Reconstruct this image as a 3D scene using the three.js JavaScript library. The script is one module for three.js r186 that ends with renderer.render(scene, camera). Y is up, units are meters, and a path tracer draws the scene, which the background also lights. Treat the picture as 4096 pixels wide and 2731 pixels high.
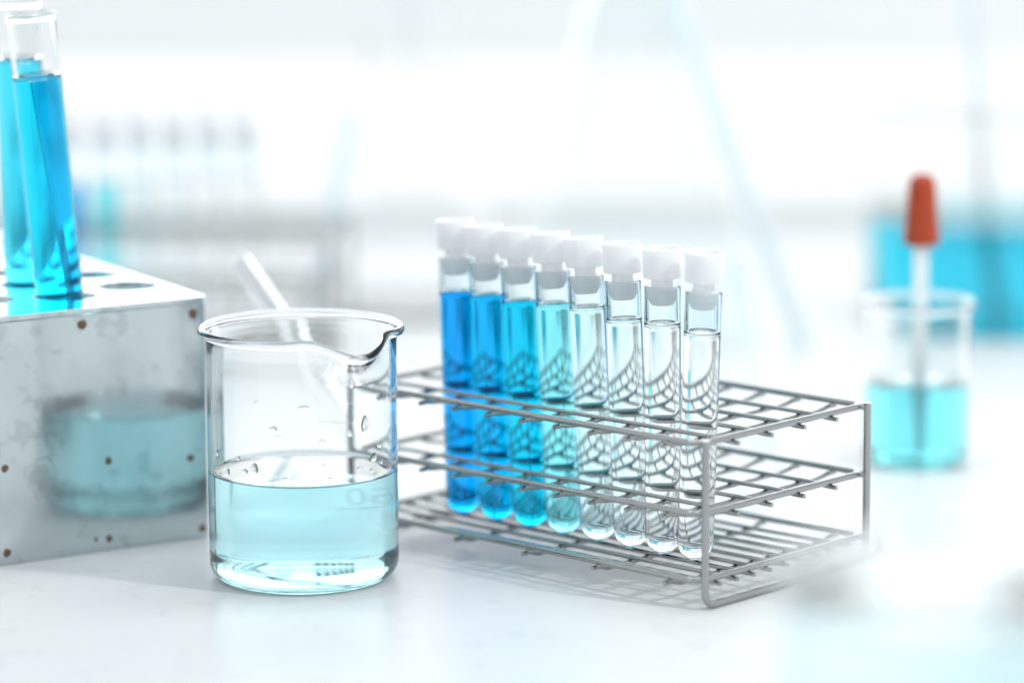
import * as THREE from 'three';
import { RectAreaLightUniformsLib } from 'three/addons/lights/RectAreaLightUniformsLib.js';
import { mergeGeometries } from 'three/addons/utils/BufferGeometryUtils.js';
import { RoundedBoxGeometry } from 'three/addons/geometries/RoundedBoxGeometry.js';
import { FontLoader } from 'three/addons/loaders/FontLoader.js';

// ---------------------------------------------------------------- camera, light, exposure
const scene = new THREE.Scene();
const camera = new THREE.PerspectiveCamera(10.404, 1024 / 682, 0.05, 20);
camera.position.set(0, 0.3296, 1.35);
camera.rotation.set(-0.177, 0, -0.005);
camera.focus = 1.368;
camera.userData.fStop = 3.0;

const renderer = new THREE.WebGLRenderer({ antialias: true });
renderer.toneMapping = THREE.LinearToneMapping;
renderer.toneMappingExposure = 1.2;
renderer.shadowMap.enabled = true;
RectAreaLightUniformsLib.init();

scene.background = new THREE.Color().setRGB(0.72, 0.785, 0.815);      // even fill light, in place of the pale room round the bench

const PANEL = { w: 1.5, h: 0.16, at: [0.1, 1.1, -0.2], power: 4.0 };
const KEY = { size: 0.075, dir: [0.633, 0.695, 0.345], far: 1.5, aim: [-0.02, 0.03, 0.0], power: 410 };
const PANE = 0.86, BACKLIGHT = 1.45;      // daylight in the lower pane; unseen upper pane added as back light

// ---------------------------------------------------------------- helpers
const mm = 0.001;
let seed = 7;
const rnd = () => { seed = (seed * 1664525 + 1013904223) % 4294967296; return seed / 4294967296; };
const taken = new Map();
function numbered(name) {
  const n = taken.get(name) ?? 0; taken.set(name, n + 1);
  return n ? name + '_' + String(n).padStart(3, '0') : name;
}
function shadows(o) { o.traverse((c) => { if (c.isMesh) { c.castShadow = true; c.receiveShadow = true; } }); return o; }
function tag(o, label, category, group) { o.userData.label = label; o.userData.category = category; if (group) o.userData.group = group; return o; }
function thing(name, label, category, [x, y, z] = [0, 0, 0], turn = 0, group) {
  const o = new THREE.Group(); o.name = numbered(name); o.position.set(x, y, z); o.rotation.y = turn;
  scene.add(o); return tag(o, label, category, group);
}
function part(name, geometry, material, parent, label) {
  const m = new THREE.Mesh(geometry, material); m.name = name; m.castShadow = m.receiveShadow = true;
  parent.add(m); if (label) m.userData.label = label; return m;
}
function outward(g) {          // turn the faces out if the closed shape is inside out
  const p = g.attributes.position, ix = g.index, n = ix ? ix.count : p.count, a = new THREE.Vector3(), b = new THREE.Vector3(), c = new THREE.Vector3();
  let v = 0; const id = (i) => ix ? ix.getX(i) : i;
  for (let i = 0; i < n; i += 3) { a.fromBufferAttribute(p, id(i)); b.fromBufferAttribute(p, id(i + 1)); c.fromBufferAttribute(p, id(i + 2)); v += a.dot(b.cross(c)); }
  if (v < 0 && ix) { const s = ix.array; for (let i = 0; i < n; i += 3) { const t = s[i + 1]; s[i + 1] = s[i + 2]; s[i + 2] = t; } g.computeVertexNormals(); }
  return g;
}
// closed surface of revolution from [r, y] points in millimetres, ends on the axis or joined to each other; bend(r, y, angle) may move a point
function revolve(pts, seg = 48, { ring = false, bend } = {}) {
  const pos = [], idx = [], n = pts.length, start = [];
  for (let i = 0; i < n; i++) {
    const [r, y] = pts[i]; start.push(pos.length / 3);
    if (r < 1e-6) { pos.push(0, y * mm, 0); continue; }
    for (let j = 0; j < seg; j++) {
      const t = (j / seg) * 2 * Math.PI; let R = r, Y = y;
      if (bend) [R, Y] = bend(r, y, t);
      pos.push(Math.sin(t) * R * mm, Y * mm, Math.cos(t) * R * mm);
    }
  }
  const at = (i, j) => pts[i][0] < 1e-6 ? start[i] : start[i] + (j % seg);
  for (let i = 0; i < (ring ? n : n - 1); i++) {
    const k = (i + 1) % n;
    for (let j = 0; j < seg; j++) {
      const a = at(i, j), b = at(k, j), c = at(k, j + 1), d = at(i, j + 1);
      if (b !== c) idx.push(a, b, c);
      if (a !== d) idx.push(a, c, d);
    }
  }
  const g = new THREE.BufferGeometry();
  g.setAttribute('position', new THREE.Float32BufferAttribute(pos, 3)); g.setIndex(idx); g.computeVertexNormals();
  return outward(g);
}
function arc(cx, cy, r, a0, a1, n) { const o = []; for (let i = 0; i <= n; i++) { const t = (a0 + (a1 - a0) * i / n) * Math.PI / 180; o.push([cx + r * Math.cos(t), cy + r * Math.sin(t)]); } return o; }
const V = (x, y, z) => new THREE.Vector3(x * mm, y * mm, z * mm);
// a wire through points (mm) with flat ends, or a closed loop
function wire(points, r, { closed = false, round = 0, per = 6, sides = 12 } = {}) {
  let pts = points.map((p) => V(...p));
  if (round) {
    const out = [], n = pts.length;
    for (let i = 0; i < n; i++) {
      if (!closed && (i === 0 || i === n - 1)) { out.push(pts[i]); continue; }
      const p = pts[i], a = pts[(i + n - 1) % n], b = pts[(i + 1) % n], q = round * mm;
      const A = p.clone().add(a.clone().sub(p).setLength(q)), B = p.clone().add(b.clone().sub(p).setLength(q));
      for (let k = 0; k <= per; k++) { const t = k / per; out.push(new THREE.Vector3().addScaledVector(A, (1 - t) ** 2).addScaledVector(p, 2 * t * (1 - t)).addScaledVector(B, t * t)); }
    }
    pts = out;
  }
  // sweep a circle along the polyline, with a frame carried along
  const n = pts.length, pos = [], nor = [], idx = [], tan = pts.map((p, i) => {
    const a = pts[closed ? (i + n - 1) % n : Math.max(0, i - 1)], b = pts[closed ? (i + 1) % n : Math.min(n - 1, i + 1)];
    return b.clone().sub(a).normalize();
  });
  let up = Math.abs(tan[0].y) > 0.9 ? new THREE.Vector3(1, 0, 0) : new THREE.Vector3(0, 1, 0);
  const R = r * mm;
  for (let i = 0; i < n; i++) {
    up = up.clone().addScaledVector(tan[i], -up.dot(tan[i])).normalize();
    const side = tan[i].clone().cross(up);
    for (let j = 0; j < sides; j++) {
      const t = (j / sides) * 2 * Math.PI, d = up.clone().multiplyScalar(Math.cos(t)).addScaledVector(side, Math.sin(t));
      nor.push(d.x, d.y, d.z); pos.push(pts[i].x + d.x * R, pts[i].y + d.y * R, pts[i].z + d.z * R);
    }
  }
  for (let i = 0; i < (closed ? n : n - 1); i++) for (let j = 0; j < sides; j++) {
    const a = i * sides + j, b = i * sides + (j + 1) % sides, c = ((i + 1) % n) * sides + (j + 1) % sides, d = ((i + 1) % n) * sides + j;
    idx.push(a, b, c, a, c, d);
  }
  if (!closed) for (const [e, s] of [[0, -1], [n - 1, 1]]) {
    const base = pos.length / 3, t = tan[e].clone().multiplyScalar(s);
    for (let j = 0; j < sides; j++) { const k = (e * sides + j) * 3; pos.push(pos[k], pos[k + 1], pos[k + 2]); nor.push(t.x, t.y, t.z); }
    pos.push(pts[e].x + t.x * R * 0.25, pts[e].y + t.y * R * 0.25, pts[e].z + t.z * R * 0.25); nor.push(t.x, t.y, t.z);
    for (let j = 0; j < sides; j++) { const a = base + j, b = base + (j + 1) % sides; s > 0 ? idx.push(a, b, base + sides) : idx.push(b, a, base + sides); }
  }
  const g = new THREE.BufferGeometry();
  g.setAttribute('position', new THREE.Float32BufferAttribute(pos, 3)); g.setAttribute('normal', new THREE.Float32BufferAttribute(nor, 3)); g.setIndex(idx);
  const p = g.attributes.position; let v = 0; const a = new THREE.Vector3(), b = new THREE.Vector3(), c = new THREE.Vector3();
  for (let i = 0; i < idx.length; i += 3) { a.fromBufferAttribute(p, idx[i]); b.fromBufferAttribute(p, idx[i + 1]); c.fromBufferAttribute(p, idx[i + 2]); v += a.dot(b.cross(c)); }
  if (v < 0) { for (let i = 0; i < idx.length; i += 3) { const t = idx[i + 1]; idx[i + 1] = idx[i + 2]; idx[i + 2] = t; } g.setIndex(idx); }
  return g;
}
// smooth noise on a torus, 0..1
function noiseField(size, cells, octaves, key) {
  const out = new Float32Array(size * size); let amp = 1, sum = 0; seed = key;
  for (let o = 0, c = cells; o < octaves; o++, c *= 2, amp *= 0.55) {
    const grid = Float32Array.from({ length: c * c }, rnd); sum += amp;
    for (let y = 0; y < size; y++) for (let x = 0; x < size; x++) {
      const fx = x / size * c, fy = y / size * c, ix = Math.floor(fx), iy = Math.floor(fy), tx = fx - ix, ty = fy - iy, sx = tx * tx * (3 - 2 * tx), sy = ty * ty * (3 - 2 * ty);
      const g = (a, b) => grid[((b + c) % c) * c + (a + c) % c];
      out[y * size + x] += amp * ((g(ix, iy) * (1 - sx) + g(ix + 1, iy) * sx) * (1 - sy) + (g(ix, iy + 1) * (1 - sx) + g(ix + 1, iy + 1) * sx) * sy);
    }
  }
  return out.map((v) => v / sum);
}
function texture(size, fn, srgb) {
  const d = new Uint8Array(size * size * 4);
  for (let i = 0; i < size * size; i++) { const c = fn(i % size, Math.floor(i / size), i); d[i * 4] = c[0] * 255; d[i * 4 + 1] = c[1] * 255; d[i * 4 + 2] = c[2] * 255; d[i * 4 + 3] = 255; }
  const t = new THREE.DataTexture(d, size, size); t.wrapS = t.wrapT = THREE.RepeatWrapping; t.magFilter = THREE.LinearFilter; t.minFilter = THREE.LinearFilter;
  if (srgb) t.colorSpace = THREE.SRGBColorSpace; t.needsUpdate = true; return t;
}
const grey = (v) => [v, v, v];
const smooth = (a, b, x) => { const t = Math.min(1, Math.max(0, (x - a) / (b - a))); return t * t * (3 - 2 * t); };

// ---------------------------------------------------------------- materials
const n1 = noiseField(512, 4, 6, 11), n2 = noiseField(512, 24, 4, 23), n3 = noiseField(512, 3, 7, 37);
const M = {};
M.bench = new THREE.MeshPhysicalMaterial({ color: new THREE.Color().setRGB(0.675, 0.69, 0.705), roughness: 0.5, specularIntensity: 0.42 });
M.bench.roughnessMap = texture(512, (x, y, i) => grey(0.8 + 0.2 * (n1[i] - 0.5) + 0.06 * (n2[i] - 0.5)));
M.bench.map = texture(512, (x, y, i) => { const v = 0.985 - 0.03 * smooth(0.5, 0.75, n3[i]) - 0.02 * smooth(0.66, 0.72, n2[i]); return [v, v, v * 0.998]; }, true);
M.bench.bumpMap = texture(512, (x, y, i) => grey(n2[i])); M.bench.bumpScale = 0.000012;
M.painted = new THREE.MeshStandardMaterial({ color: new THREE.Color().setRGB(0.80, 0.81, 0.81), roughness: 0.5 });
M.pane = new THREE.MeshStandardMaterial({ color: new THREE.Color().setRGB(0.05, 0.05, 0.05), roughness: 0.4, emissive: new THREE.Color().setRGB(0.975, 0.995, 1), emissiveIntensity: PANE });
M.paneHigh = M.pane.clone(); M.paneHigh.emissiveIntensity = BACKLIGHT;
M.lampGlow = new THREE.MeshStandardMaterial({ color: 0xffffff, emissive: new THREE.Color().setRGB(1, 1, 1), emissiveIntensity: 1.0 });
M.lampBody = new THREE.MeshStandardMaterial({ color: new THREE.Color().setRGB(0.7, 0.7, 0.7), roughness: 0.5 });
M.wire = new THREE.MeshStandardMaterial({ color: new THREE.Color().setRGB(0.40, 0.40, 0.395), metalness: 1, roughness: 0.14 });
M.weld = new THREE.MeshStandardMaterial({ color: new THREE.Color().setRGB(0.10, 0.06, 0.045), metalness: 0.3, roughness: 0.6 });
M.rust = new THREE.MeshStandardMaterial({ color: new THREE.Color().setRGB(0.14, 0.09, 0.055), metalness: 0.1, roughness: 0.75 });
M.sheet = new THREE.MeshStandardMaterial({ metalness: 1, roughness: 1, color: 0xffffff });
M.sheet.map = texture(512, (x, y, i) => {
  const stain = smooth(0.56, 0.62, n3[i]) * 0.10 + smooth(0.5, 0.8, n1[i]) * 0.05 + smooth(0.62, 0.72, n2[i]) * 0.05, edge = smooth(0.012, 0, Math.abs(n3[i] - 0.56)) * 0.07;
  const v = 0.815 - stain - edge; return [v * 0.955, v * 0.99, v];  // bluish tint paints in the coloured reflections of otherwise neutral steel
}, true);
M.sheet.roughnessMap = texture(512, (x, y, i) => grey(0.085 + 0.08 * smooth(0.4, 0.7, n3[i]) + 0.06 * (n2[i] - 0.4)));
M.sheet.bumpMap = texture(512, (x, y, i) => grey(n1[i] * 0.9 + 0.1 * n2[i])); M.sheet.bumpScale = 0.00025;
M.cap = new THREE.MeshPhysicalMaterial({ color: new THREE.Color().setRGB(0.93, 0.935, 0.94), roughness: 0.9, transmission: 0.55, thickness: 0 });
M.glass = new THREE.MeshPhysicalMaterial({ color: 0xffffff, transmission: 1, thickness: 0.002, ior: 1.40, roughness: 0, attenuationColor: new THREE.Color().setRGB(0.85, 0.97, 0.95), attenuationDistance: 0.05 });
M.plastic = new THREE.MeshPhysicalMaterial({ color: 0xffffff, transmission: 1, thickness: 0.001, ior: 1.22, roughness: 0, attenuationColor: new THREE.Color().setRGB(0.45, 0.76, 0.94), attenuationDistance: 0.01 });  // blue absorption imitates the neighbouring dyes refracted in clear walls
M.thinGlass = new THREE.MeshPhysicalMaterial({ color: new THREE.Color().setRGB(0.965, 0.985, 0.985), transmission: 1, thickness: 0, ior: 1.5, roughness: 0 });
M.frosted = new THREE.MeshPhysicalMaterial({ color: new THREE.Color().setRGB(0.88, 0.92, 0.93), transmission: 0.85, thickness: 0, ior: 1.45, roughness: 0.86 });
M.satin = new THREE.MeshPhysicalMaterial({ color: new THREE.Color().setRGB(0.78, 0.83, 0.85), transmission: 0.7, thickness: 0, ior: 1.45, roughness: 0.7 });
M.rubber = new THREE.MeshStandardMaterial({ color: new THREE.Color().setRGB(0.40, 0.045, 0.008), roughness: 0.6 });
M.print = new THREE.MeshPhysicalMaterial({ color: new THREE.Color().setRGB(0.9, 0.92, 0.93), transmission: 0.85, thickness: 0, roughness: 0.7 });
M.waterDrop = new THREE.MeshPhysicalMaterial({ color: 0xffffff, transmission: 1, thickness: 0.001, ior: 1.33, roughness: 0 });
function liquid(rgb, dist, ior = 1.35) {
  return new THREE.MeshPhysicalMaterial({ color: 0xffffff, transmission: 1, thickness: 0.01, ior, roughness: 0, attenuationColor: new THREE.Color().setRGB(...rgb), attenuationDistance: dist });
}

// ---------------------------------------------------------------- the setting
{
  const top = new RoundedBoxGeometry(2.4, 0.04, 2.2, 3, 0.004);
  const u2 = top.attributes.uv, p2 = top.attributes.position; for (let i = 0; i < u2.count; i++) u2.setXY(i, p2.getX(i) / 0.3, p2.getZ(i) / 0.3);
  const bench = new THREE.Mesh(top, M.bench); bench.name = 'bench_top'; bench.userData.kind = 'structure'; bench.position.set(0, -0.02, 0.25); bench.receiveShadow = bench.castShadow = true; scene.add(bench);
}
{
  const w = thing('window', 'bright white window strip behind the bench with pale grey rails', 'window', [0, 0, -0.9]);
  const W = 2.0, rail = (y0, y1, d, name) => { const g = new RoundedBoxGeometry(W, (y1 - y0) * mm, d * mm, 2, 0.002); const m = part(name, g, M.painted, w); m.position.y = (y0 + y1) / 2 * mm; };
  rail(-40, 18, 30, 'bottom_rail'); rail(103, 172, 30, 'middle_rail'); rail(520, 560, 30, 'top_rail');
  for (const [y0, y1, m] of [[18, 103, M.pane], [172, 520, M.paneHigh]]) {
    const pane = part('pane', new THREE.BoxGeometry(W, (y1 - y0) * mm, 0.006), m, w); pane.position.y = (y0 + y1) / 2 * mm;
  }
  const l = new THREE.RectAreaLight(new THREE.Color().setRGB(0.96, 0.99, 1), BACKLIGHT, W, 0.348); l.position.set(0, 0.346, -0.896); l.rotation.y = Math.PI; l.name = 'upper_pane_backlight'; scene.add(l);
}
{
  const c = thing('added_strip_light', 'long white strip light added above the bench for highlights', 'added light', PANEL.at);  // lamp added out of view for line highlights on wires and glass
  part('housing', new RoundedBoxGeometry(PANEL.w + 0.06, 0.05, PANEL.h + 0.06, 2, 0.01), M.lampBody, c).position.y = 0.03;
  part('diffuser', new THREE.BoxGeometry(PANEL.w, 0.006, PANEL.h), M.lampGlow, c).position.y = 0.001;
  const l = new THREE.RectAreaLight(new THREE.Color().setRGB(0.97, 0.99, 1.0), PANEL.power, PANEL.w, PANEL.h); l.name = 'added_panel_light';
  l.position.set(PANEL.at[0], PANEL.at[1] - 0.006, PANEL.at[2]); l.rotation.x = -Math.PI / 2; scene.add(l);
}
{
  const d = new THREE.Vector3(...KEY.dir).normalize(), aim = new THREE.Vector3(...KEY.aim), at = aim.clone().addScaledVector(d, KEY.far);
  const lamp = thing('work_lamp', 'square work lamp shining down on the bench from the right', 'lamp', at.toArray());
  lamp.lookAt(aim);
  part('lamp_housing', new RoundedBoxGeometry(KEY.size + 0.02, KEY.size + 0.02, 0.05, 2, 0.008), M.lampBody, lamp).position.z = -0.032;
  part('lamp_glass', new THREE.BoxGeometry(KEY.size, KEY.size, 0.004), M.lampGlow, lamp).position.z = -0.004;
  const l = new THREE.RectAreaLight(new THREE.Color().setRGB(1, 0.975, 0.94), KEY.power, KEY.size, KEY.size); l.name = 'work_lamp_light';
  l.position.copy(at);
  const q = new THREE.Quaternion().setFromUnitVectors(new THREE.Vector3(0, 0, -1), d.clone().multiplyScalar(-1)); l.quaternion.copy(q); scene.add(l);
}

{
  const c = thing('added_dark_cabinet', 'dark grey cabinet added out of view to darken reflections in the steel', 'cabinet', [0, -0.5, 1.95]);  // unseen, added so the rack wires mirror a dark band
  const body = new THREE.MeshStandardMaterial({ color: new THREE.Color().setRGB(0.13, 0.14, 0.145), roughness: 0.5 });
  part('carcass', new RoundedBoxGeometry(3.4, 1.0, 0.4, 2, 0.004).translate(0, 0.5, 0.2), body, c);
  for (let k = 0; k < 5; k++) {
    const d = part('door', new RoundedBoxGeometry(0.66, 0.92, 0.02, 2, 0.004).translate(-1.36 + 0.68 * k, 0.48, -0.011), body, c);
    part('handle', new RoundedBoxGeometry(0.014, 0.14, 0.02, 2, 0.004).translate(-1.10 + 0.68 * k, 0.8, -0.03), M.wire, d);
  }
}

// ---------------------------------------------------------------- wire rack
const L = 171, W = 95, CELL = 17.1, U0 = 15.3, RF = 1.25, RR = 0.9, RP = 1.45;
const long12 = (H, v) => wire([[-2.6, H - 2.15, v], [2, H - 2.1, v], [9, H - 1.5, v], [L - 9, H - 1.5, v], [L - 2, H - 2.1, v], [L + 2.6, H - 2.15, v]], RR, { sides: 10 });
const cross12 = (H, u) => wire([[u, H - 2.25, -2.8], [u, H - 2.25, 1.5], [u, H - 2.7, 4], [u, H - 3.2, 9], [u, H - 3.2, W - 9], [u, H - 2.7, W - 4], [u, H - 2.25, W - 1.5], [u, H - 2.25, W + 2.8]], RR, { sides: 10 });
const loop = wire([[0, 0, 0], [L, 0, 0], [L, 0, W], [0, 0, W]], RF, { closed: true, round: 5, per: 6, sides: 14 });
const longG = long12(0, 0), crossG = cross12(0, 0), long3 = wire([[-2.4, -2.1, 0], [5, -1.95, 0], [L - 5, -1.95, 0], [L + 2.4, -2.1, 0]], RR, { sides: 10 });
const cross3 = wire([[0, -2.3, -2.6], [0, -2.3, 1.6], [0, -3.7, 6], [0, -3.7, W - 6], [0, -2.3, W - 1.6], [0, -2.3, W + 2.6]], RR, { sides: 10 });
const blob = new THREE.SphereGeometry(1, 8, 6);
function makeRack(at, turn, label, fine = true) {
  const r = thing('wire_rack', label, 'tube rack', at, turn);
  [60.1, 34.4].forEach((H) => {
    const t = part('tier_frame', loop, M.wire, r); t.position.y = H * mm;
    for (let k = 1; k <= 4; k++) part('long_wire', longG, M.wire, t).position.z = k * 19 * mm;
    for (let k = 0; k < 9; k++) part('cross_wire', crossG, M.wire, t).position.x = (U0 + k * CELL) * mm;
    if (fine) {
      const w = [];
      for (let k = 1; k <= 4; k++) for (let j = 0; j < 9; j++) { const s = 0.7 + 0.35 * rnd(); w.push(blob.clone().scale(s * 1.15 * mm, 0.5 * mm, s * mm).translate((U0 + j * CELL + 0.5) * mm, -2.35 * mm, (k * 19 + 0.3) * mm)); }
      const b = part('weld_spots', mergeGeometries(w), M.weld, t); b.userData.kind = 'stuff';
    }
  });
  const t = part('tier_frame', loop, M.wire, r); t.position.y = 10.15 * mm;
  for (let k = 1; k <= 9; k++) part('long_wire', long3, M.wire, t).position.z = k * 9.5 * mm;
  for (let k = 0; k < 5; k++) part('cross_wire', cross3, M.wire, t).position.x = (14 + k * 34.4) * mm;
  if (fine) {
    const w = [];
    for (let k = 1; k <= 9; k++) for (let j = 0; j < 5; j++) { const s = 0.7 + 0.3 * rnd(); w.push(blob.clone().scale(s * 1.2 * mm, 0.5 * mm, s * mm).translate((14 + j * 34.4 + 0.5) * mm, -2.85 * mm, (k * 9.5 + 0.3) * mm)); }
    const b = part('weld_spots', mergeGeometries(w), M.weld, t); b.userData.kind = 'stuff';
  }
  for (const u of [-RF - RP + 0.25, L + RF + RP - 0.25]) {
    part('end_frame', wire([[u, 61.6, 0.6], [u, RP, 0.6], [u, RP, W - 0.6], [u, 61.6, W - 0.6]], RP, { round: 6, per: 8, sides: 16 }), M.wire, r);
    if (fine) for (const H of [60.1, 34.4, 10.15]) for (const v of [0.8, W - 0.8])
      part('corner_weld', new THREE.SphereGeometry(1, 12, 8).scale(1.9 * mm, 1.35 * mm, 1.5 * mm).translate((u + Math.sign(L / 2 - u) * 1.9) * mm, H * mm, (v + (v < 9 ? 0.8 : -0.8)) * mm), M.wire, r);
  }
  return r;
}
const TURN = Math.PI - 0.746, RACK = [0.0661, 0, 0.0519];
makeRack(RACK, TURN, 'stainless steel wire rack holding eight capped tubes, in focus on the bench');
const rackQ = new THREE.Quaternion().setFromAxisAngle(new THREE.Vector3(0, 1, 0), TURN);

// ---------------------------------------------------------------- capped tubes
const TR = 6.75, TI = 5.8, TL = 100;
const capShape = revolve([
  [0, -7.2], [3.9, -7.2], [4.15, -7.0], [5.72, -4.0], [5.76, -3.4], [5.74, -1.4], [5.6, -1.1], [4.1, -0.7], [3.95, -0.3], [3.95, 2.4], [4.2, 2.7], [6.6, 2.75], [6.95, 2.95], [7.05, 3.3],
  [7.15, 11.2], [7.45, 12.9], [7.5, 13.4], [7.3, 13.7], [6.8, 13.7], [6.55, 13.4], [6.35, 11.5], [6.2, 5.2], [5.9, 4.8], [0, 4.7],
], 48);
function tubeWall(level) {
  return revolve([[TI + 0.1, level - 0.5], [TR, level - 0.5], [TR, level + 1], [TR, level + 5], [TR, TL - 0.5], [TR - 0.15, TL - 0.1], [TR - 0.45, TL], [TI + 0.3, TL - 0.05], [TI, TL - 0.4], [TI, level + 5], [TI, level + 1], [TI, level]], 56, { ring: true });
}
function tubeLiquid(level) {
  const r = TR - 0.04;
  return revolve([[0, 0.02], ...arc(0, TR, TR, -86, -6, 14).map(([x, y]) => [Math.min(x, r), y]), [r, TR + 2], [r, level - 2], [r, level - 0.2], [TI, level + 0.75], [TI - 0.5, level + 0.35], [TI - 1.3, level + 0.08], [TI - 2.6, level], [0, level]], 56);
}
function makeTube(name, label, at, quat, level, mat, group) {
  const t = thing(name, label, 'test tube', at, 0, group); t.quaternion.copy(quat);
  part('tube_wall', tubeWall(level), M.plastic, t);
  part('liquid', tubeLiquid(level), mat, t);
  const c = part('cap', capShape, M.cap, t); c.position.y = (TL + 0.1 + 0.8 * rnd()) * mm; c.rotation.set(0.02 * (rnd() - 0.5), 6 * rnd(), 0.03 * (rnd() - 0.5));
  return t;
}
const dyes = [
  [[0.0006, 0.38, 0.93], 0.013], [[0.0008, 0.48, 0.95], 0.013], [[0.003, 0.63, 0.955], 0.013], [[0.27, 0.885, 0.975], 0.013],
  [[0.72, 0.95, 0.98], 0.013], [[0.84, 0.97, 0.99], 0.013], [[0.93, 0.985, 0.99], 0.013], [[0.96, 0.985, 0.99], 0.013],
].map(([c, d]) => liquid(c, d, 1.38));
const tubeLabels = [
  'deepest blue tube with white cap, farthest left in the front wire rack', 'deep blue capped tube, second from the left in the front wire rack',
  'bright cyan blue capped tube, third from the left in the front wire rack', 'light cyan capped tube, fourth from the left in the front wire rack',
  'very pale cyan capped tube beside the light cyan tube, front wire rack', 'almost clear capped tube, third from the right in the front wire rack',
  'clear capped tube, second from the right in the front wire rack', 'clear capped tube at the right end of the row, lowest liquid level',
];
const um = [143.6, 126.5, 109.4, 92.3, 75.2, 58.1, 41.2, 24.1], lean = [3.4, 6.0, 6.6, 6.2, 7.0, 4.8, 0.8, -3.7], lv = [97, 97.6, 97.2, 98, 98.6, 96.0, 96.3, 95.3];
const toWorld = (u, h, v) => V(u, h, v).applyQuaternion(rackQ).add(new THREE.Vector3(...RACK));
const BOT = 9.12;
for (let k = 0; k < 8; k++) {
  const s = lean[k] / 100, q = rackQ.clone().multiply(new THREE.Quaternion().setFromAxisAngle(new THREE.Vector3(0, 0, 1), -Math.atan(s)));
  const p = toWorld(um[k] - s * 44, BOT, 28.5);
  makeTube('capped_tube', tubeLabels[k], p.toArray(), q, lv[k] - BOT - 1.6, dyes[k]);
}

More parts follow.
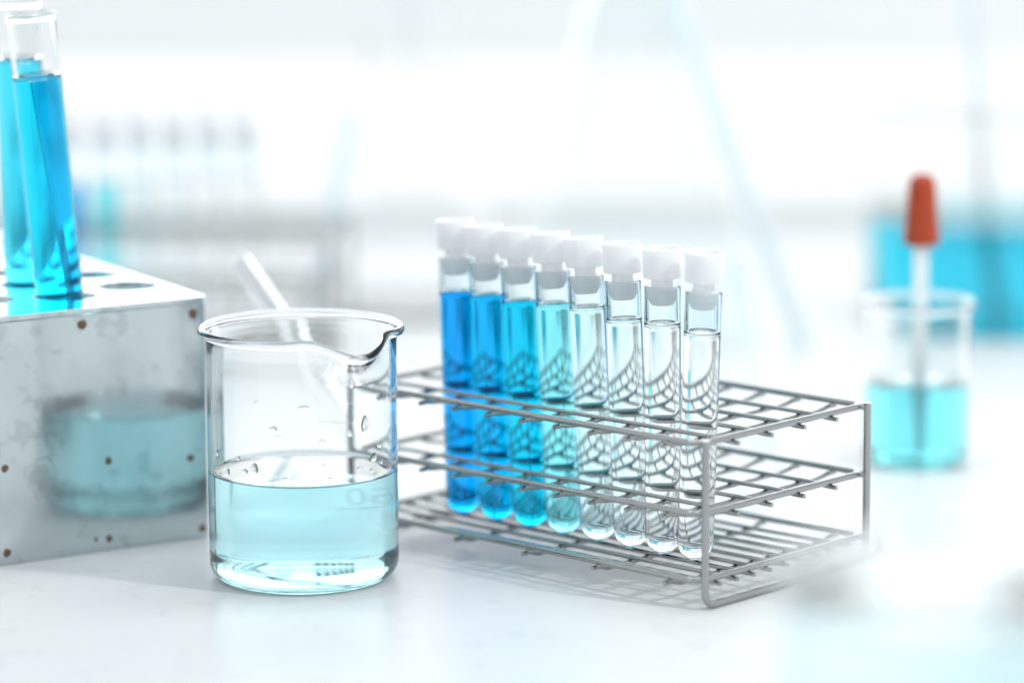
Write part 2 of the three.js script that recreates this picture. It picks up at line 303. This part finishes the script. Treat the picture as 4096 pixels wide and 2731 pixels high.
// ---------------------------------------------------------------- beaker
const SPOUT = 35 * Math.PI / 180;
function spout(r, y, t) {
  let d = t - SPOUT; while (d > Math.PI) d -= 2 * Math.PI; while (d < -Math.PI) d += 2 * Math.PI;
  const a = Math.abs(d) * 180 / Math.PI, s = smooth(70, 93, y);
  const g = a < 30 ? Math.pow(0.5 + 0.5 * Math.cos(a / 30 * Math.PI), 1.25) : 0, pinch = Math.exp(-(((a - 30) / 9) ** 2));
  const k = r > 30 ? 1 : 0;
  return [r + k * (s * s * 5.4 * g - s * 0.8 * pinch), y - k * s * s * 5.0 * g + k * s * 0.5 * pinch];
}
const BEAKER = [-0.0773, 0, -0.0025];
const beaker = thing('glass_beaker', 'glass beaker with pouring spout, half full of pale cyan liquid, in focus', 'beaker', BEAKER);
{
  const R = 35, I = 33.1, wall = [];
  for (let y = 8; y <= 84; y += 4) wall.push(y);
  const outer = wall.map((y) => [R, y]), inner = wall.map((y) => [I, y + 1]).reverse();
  const profile = [[0, 0.9], [12, 0.8], [22, 0.5], [26, 0.1], [28, 0.02], ...arc(28.2, 6.8, 6.8, -86, -5, 8), ...outer,
    [35.05, 87], [35.2, 89], [35.6, 90.6], ...arc(36.5, 92.7, 1.55, -110, 150, 12), [35.0, 92.2], [34.0, 90.4], [33.4, 88.2], ...inner, ...arc(27.4, 8.5, 5.7, -4, -88, 8), [20, 2.75], [10, 2.8], [0, 2.8]];
  part('glass_wall', revolve(profile, 144, { bend: spout }), M.glass, beaker);
  const lr = I + 0.5, LV = 39.6;
  const liq = [[0, 2.5], [15, 2.45], [26, 2.4], ...arc(27.4, 8.5, 6.15, -86, -4, 8), [lr, 9], [lr, 20], [lr, 32], [lr, LV + 1.0], [I - 0.1, LV + 1.35], [I - 0.5, LV + 0.95], [I - 1.1, LV + 0.5], [I - 2.2, LV + 0.18], [I - 3.8, LV + 0.03], [I - 6, LV], [0, LV]];
  part('liquid', revolve(liq, 144), liquid([0.52, 0.915, 0.97], 0.068, 1.33), beaker);
  // graduation print on the far side, read from outside
  const font = await new FontLoader().loadAsync('fonts/droid/droid_sans_regular.typeface.json');
  const wrap = (g, ang, h) => {      // lay flat x,y (mm) on the outside of the wall; x runs anticlockwise seen from above as text does from outside
    const p = g.attributes.position, RR2 = R + 0.12;
    for (let i = 0; i < p.count; i++) { const t = ang + p.getX(i) / RR2, y = p.getY(i) + h; p.setXYZ(i, Math.sin(t) * RR2 * mm, y * mm, Math.cos(t) * RR2 * mm); }
    g.computeVertexNormals(); return g;
  };
  const bar = (x0, x1, h, ang, tall = 0.55) => { const g = new THREE.PlaneGeometry(x1 - x0, tall, 12, 1); g.translate((x0 + x1) / 2, 0, 0); return wrap(g, ang, h); };
  const A = Math.PI - 22 * Math.PI / 180;      // far side, a little to the right as the camera sees it
  for (let k = 0; k < 8; k++) {
    const h = 13.5 + 7.6 * k, ml = 25 + 25 * k;
    if (k % 2 || k > 5) part('graduation_line', k % 2 ? bar(-6, 9.5, h, A) : bar(-6, 0, h, A), M.print, beaker);
    if (ml === 50 || ml === 200) {
      const g = new THREE.ShapeGeometry(font.generateShapes(String(ml), 5.2), 6); g.computeBoundingBox(); g.translate(-3 + 2.5, 0, 0);
      part('printed_number', wrap(g, A, h + 1.2), M.print, beaker);
    }
  }
  // drops of water clinging to the inside
  const drop = new THREE.SphereGeometry(1, 16, 10);
  const spots = [[-28, 47, 1.5, 1.9], [-35, 45.5, 1.2, 0.9], [-40, 50, 0.7, 0.9], [-15, 62, 1.5, 1.0], [4, 70, 1.8, 0.7], [45, 62, 1.7, 3.2], [52, 49, 1.9, 1.6], [58, 53, 1.1, 1.0], [50, 44.5, 0.9, 0.7], [40, 46, 0.7, 0.6], [60, 47, 0.8, 1.2], [35, 78, 0.8, 1.9],
    [-8, 44, 0.7, 0.6], [170, 44, 1.5, 0.9], [200, 46, 1.2, 0.8], [150, 48, 1.0, 1.3], [215, 60, 1.1, 0.9], [-50, 44, 0.8, 1.3], [-62, 50, 0.9, 1.2], [20, 43.5, 0.6, 0.5]];
  for (const [deg, h, w, tall] of spots) {
    const t = deg * Math.PI / 180, g = drop.clone(), p = g.attributes.position; const wob = 0.25 * rnd();
    for (let i = 0; i < p.count; i++) { const x = p.getX(i), y = p.getY(i); p.setX(i, x * (1 - 0.3 * y) + wob * y); }
    g.computeVertexNormals(); g.scale(w * mm, tall * mm, 0.55 * mm); g.rotateY(t); g.translate(Math.sin(t) * I * mm, h * mm, Math.cos(t) * I * mm);
    part('water_drop', g, M.waterDrop, beaker);
  }
}

// ---------------------------------------------------------------- steel box with holes
const BYAW = Math.atan2(0.5225, 0.8526);
{
  // local x runs along the front to the left, local z to the back
  const box = thing('steel_tube_box', 'scuffed stainless steel box with round holes and brown rust spots, behind the beaker', 'tube box', [-0.1176, 0, -0.066], Math.PI + BYAW);
  const H = 93, FW = 190, D = 190, T = 1.4;
  const uvXY = (g, a, b) => { const p = g.attributes.position, uv = new Float32Array(p.count * 2); for (let i = 0; i < p.count; i++) { const c = [p.getX(i), p.getY(i), p.getZ(i)]; uv[i * 2] = c[a] / 0.21; uv[i * 2 + 1] = c[b] / 0.21; } g.setAttribute('uv', new THREE.BufferAttribute(uv, 2)); return g; };
  const panel = (w, h, d) => new RoundedBoxGeometry(w * mm, h * mm, d * mm, 2, 0.0005);
  const fp = uvXY(panel(FW, H - 0.6, T).translate(FW / 2 * mm, (H - 0.6) / 2 * mm, T / 2 * mm), 0, 1);
  const front = part('front_panel', fp, M.sheet, box, 'grey scuffed steel front with brown spots');
  part('back_panel', uvXY(panel(FW, H - 0.6, T).translate(FW / 2 * mm, (H - 0.6) / 2 * mm, (D - T / 2) * mm), 0, 1), M.sheet, box);
  const s = new THREE.Shape(); const c = 1.5; s.moveTo(-0.4, c); s.lineTo(-0.4, D - c); s.lineTo(c, D + 0.4); s.lineTo(FW - c, D + 0.4); s.lineTo(FW + 0.4, D - c); s.lineTo(FW + 0.4, c); s.lineTo(FW - c, -0.4); s.lineTo(c, -0.4); s.closePath();
  for (let i = 0; i < 6; i++) for (let j = 0; j < 5; j++) {
    const hx = 15 + i * 30.5, hz = 38 + j * 33 - (i % 2 ? 9 : 0); if (hz > D - 16) continue;
    const h = new THREE.Path(); h.absarc(hx, hz, 12.6, 0, Math.PI * 2, true); s.holes.push(h);
  }
  const tg = new THREE.ExtrudeGeometry(s, { depth: 1.6, bevelEnabled: true, bevelSize: 0.4, bevelThickness: 0.4, bevelSegments: 2, curveSegments: 40 });
  tg.rotateX(Math.PI / 2); tg.scale(mm, mm, mm); tg.translate(0, H * mm + 0.0013, 0); 
  part('top_panel', uvXY(tg, 0, 2), M.sheet, box, 'bright steel top with rows of round holes');
  const dot = new THREE.SphereGeometry(1, 14, 8);
  for (const [x, y, r] of [[51.8, 88.4, 1.9], [5.2, 88.2, 1.9], [42.3, 35, 1.5], [7.5, 32.1, 1.5], [84.9, 37, 1.5], [85, 4.6, 1.6], [42.7, 4.8, 1.4], [48.2, 5.2, 0.8], [3.0, 3.9, 1.5], [128, 36, 1.5], [98, 88.3, 1.7]]) {
    const g = dot.clone(), p = g.attributes.position; for (let i = 0; i < p.count; i++) { const a = Math.atan2(p.getY(i), p.getX(i)), f = 1 + 0.05 * Math.sin(2 * a + x) + 0.05 * Math.sin(3 * a + y) + 0.05 * Math.sin(5 * a + x * y); p.setXY(i, p.getX(i) * f, p.getY(i) * f); }
    g.computeVertexNormals(); g.scale(r * mm, r * mm, 0.35 * mm); g.translate(x * mm, y * mm, -0.05 * mm);
    part('rust_spot', g, M.rust, front);
  }
}

// ---------------------------------------------------------------- tall tubes standing in the box
function tallTube(label, foot, lean, level, length, mat) {
  const R = 9.3, I = 8.1, t = thing('tall_test_tube', label, 'test tube', foot, 0, 'tall test tubes standing in the steel box');
  t.quaternion.setFromUnitVectors(new THREE.Vector3(0, 1, 0), new THREE.Vector3(...lean).normalize());
  part('tube_wall', revolve([[I + 0.1, level - 0.5], [R, level - 0.5], [R, level + 2], [R, length - 3], [R + 0.25, length - 1.6], ...arc(R - 0.35, length - 0.7, 0.75, -20, 170, 6), [I, length - 1.6], [I, length - 4], [I, level + 3], [I, level]], 64, { ring: true }), M.glass, t);
  const r = R - 0.05;
  part('liquid', revolve([[0, 0.02], ...arc(0, R, R, -86, -6, 14).map(([x, y]) => [Math.min(x, r), y]), [r, R + 2], [r, level - 20], [r, level - 0.2], [I, level + 1.0], [I - 0.6, level + 0.45], [I - 1.6, level + 0.1], [I - 3, level], [0, level]], 64), mat, t);
}
tallTube('tall tube of bright cyan liquid standing in the steel box, nearest', [-0.1660, 0.0006, -0.0663], [-8.4, 111, 1], 179, 203, liquid([0.002, 0.68, 0.95], 0.018, 1.38));
tallTube('tall tube of cyan liquid standing behind the nearest one in the steel box', [-0.1876, 0.0006, -0.0956], [-1.5, 111, 0], 182, 205, liquid([0.05, 0.72, 0.93], 0.018, 1.38));

// ---------------------------------------------------------------- glassware behind
const open = (pts, seg = 64) => revolve(pts, seg);
{
  makeRack([-0.090, 0, -0.425], Math.PI - 0.06, 'blurred wire rack standing behind the steel box', false);
  const q = new THREE.Quaternion().setFromAxisAngle(new THREE.Vector3(0, 1, 0), Math.PI - 0.06);
  const cols = [7, 7, 6, 5, 3, 1], names = ['blurred clear capped tube at the right end of the rear rack', 'blurred clear capped tube, second from the right in the rear rack', 'blurred nearly clear capped tube, third from the right in the rear rack',
    'blurred pale cyan capped tube in the rear rack', 'blurred cyan capped tube in the rear rack beside the deep blue one', 'blurred deep blue capped tube at the left in the rear rack'];
  cols.forEach((c, k) => {
    const p = V(41 + 17.1 * k, BOT, 28.5).applyQuaternion(q).add(new THREE.Vector3(-0.090, 0, -0.425));
    makeTube('capped_tube', names[k], p.toArray(), q, 80 - k, dyes[c]);
  });
}
function flask(label, x, z, Rb, Rn, H, neck, wall) {
  const f = thing('conical_flask', label, 'flask', [x, 0, z]);
  const out = [[0, 0.6], [Rb * 0.7, 0.3], [Rb - 4, 0.3], [Rb - 1.2, 1.6], [Rb, 5], [Rb - 1, 9], [Rb - 2.2, 13], [Rn + (Rb - Rn) * 0.10, H - neck - 6], [Rn + 1, H - neck + 1], [Rn, H - neck + 7], [Rn, H - 6], [Rn + 1.6, H - 1.5]];
  const inn = out.map(([r, y], k) => [Math.max(0, r - (k ? wall : 0)), y + (k < 4 ? wall * 1.2 : 0.2)]).reverse();
  part('glass_body', wall ? revolve([...out, [Rn + 1.2, H - 0.4], [Rn - wall * 0.4, H - 0.4], ...inn.slice(1)], 72) : open(out), wall ? M.glass : M.thinGlass, f);
  return f;
}
flask('blurred large empty conical flask, behind the gap left of the capped tubes', -0.054, -0.60, 54, 21, 185, 62, 1.3);
flask('blurred tallest empty conical flask, behind the capped tubes', 0.060, -0.50, 68, 20, 232, 60, 0);
flask('small empty conical flask right behind the front wire rack', 0.079, -0.13, 32, 13, 99, 26, 0);
function cylinderBeaker(name, label, x, z, R, H, level, mat, wall) {
  const b = thing(name, label, 'beaker', [x, 0, z]), I = R - wall;
  part('glass_wall', revolve([[0, 0.8], [R * 0.7, 0.5], [R - 5, 0.2], [R - 1.4, 1.6], [R, 5.5], [R, 10], [R, H - 12], [R, H - 6], [R + 0.6, H - 3], ...arc(R + 1.2, H - 1, 1.1, -60, 150, 8), [I + 0.6, H - 3.5], [I, H - 7], [I, H - 12], [I, 11], [I, 7], [I - 1.2, 3.8], [I - 4, 2.6], [R * 0.6, 2.5], [0, 2.5]], 72), M.glass, b);
  part('liquid', revolve([[0, 2.2], [R * 0.6, 2.2], [I - 3.8, 2.3], [I - 0.9, 3.6], [I + 0.3, 7], [I + 0.3, 12], [I + 0.3, level - 2], [I + 0.3, level + 1], [I - 0.1, level + 1.2], [I - 1, level + 0.4], [I - 3, level], [0, level]], 72), mat, b);
  return b;
}
cylinderBeaker('large_beaker', 'blurred large beaker of cyan liquid at the right edge', 0.246, -0.55, 63, 112, 54, liquid([0.0005, 0.74, 0.89], 0.07, 1.33), 2.2);
{
  const r = thing('glass_rod', 'blurred glass stirring rod standing in the large beaker', 'stirring rod', [0.2480, 0.003, -0.545]);
  r.quaternion.setFromUnitVectors(new THREE.Vector3(0, 1, 0), new THREE.Vector3(-15, 160, -4).normalize());
  part('rod', revolve([[0, 0], [2, 0.5], [3, 2], [3.1, 4], [3.1, 236], [2.4, 238], [0, 239]], 24), M.satin, r);
}
cylinderBeaker('small_beaker', 'small beaker of cyan liquid holding the red dropper, right of the rack', 0.1705, -0.20, 22, 69, 33.7, liquid([0.22, 0.86, 0.93], 0.04, 1.33), 1.6);
{
  const d = thing('dropper', 'glass dropper with orange red rubber bulb standing in the small beaker', 'dropper', [0.1715, 0.004, -0.20]);
  part('glass_stem', revolve([[0, 0], [1.0, 0.2], [1.4, 8], [2.2, 22], [3.2, 30], [3.3, 60], [3.3, 94], [0, 94]], 28), M.frosted, d);
  part('rubber_bulb', revolve([[0, 88.5], [3.4, 88.5], [6.6, 88.6], [7.5, 89.2], [7.75, 90.6], [7.55, 92.5], [7.2, 95], [6.7, 100], [6.2, 107], [5.9, 112], [5.6, 115], [4.8, 117], [3.2, 118.2], [0, 118.6]], 40), M.rubber, d);
}
{
  const r = thing('glass_tube', 'blurred empty glass tube leaning behind the beaker', 'glass tube', [-0.045, 0.004, -0.125]);
  r.quaternion.setFromUnitVectors(new THREE.Vector3(0, 1, 0), new THREE.Vector3(-65.5, 91, -30).normalize());
  part('tube_wall', revolve([[3.4, 0.4], [4.6, 0.4], [4.6, 116], [4.4, 116.5], [3.6, 116.5], [3.4, 116]], 32, { ring: true }), M.glass, r);
}
function leaningTube(label, foot, top, R, mat) {
  const a = V(...foot), d = V(...top).sub(a), n = d.length() / mm, r = thing('glass_tube', label, 'glass tube', a.toArray());
  r.quaternion.setFromUnitVectors(new THREE.Vector3(0, 1, 0), d.normalize());
  part('tube_wall', revolve([[R - 1.2, 0.4], [R, 0.4], [R, 8], [R, n - 4], [R - 0.2, n], [R - 1.0, n], [R - 1.2, n - 0.4]], 32, { ring: true }), mat, r);
}
leaningTube('blurred satin glass tube leaning on the flask left of the capped tubes', [-101, 2.5, -450], [-81, 108, -566], 4.6, M.frosted);
leaningTube('blurred satin glass tube leaning on the tallest flask, right of the capped tubes', [143, 3, -455], [72, 192, -472], 4.6, M.frosted);
cylinderBeaker('foreground_beaker', 'glass beaker of clear water blurred in the right foreground', 0.104, 0.45, 38, 113, 103, liquid([0.77, 0.95, 0.965], 0.07, 1.33), 2.2);

renderer.render(scene, camera);
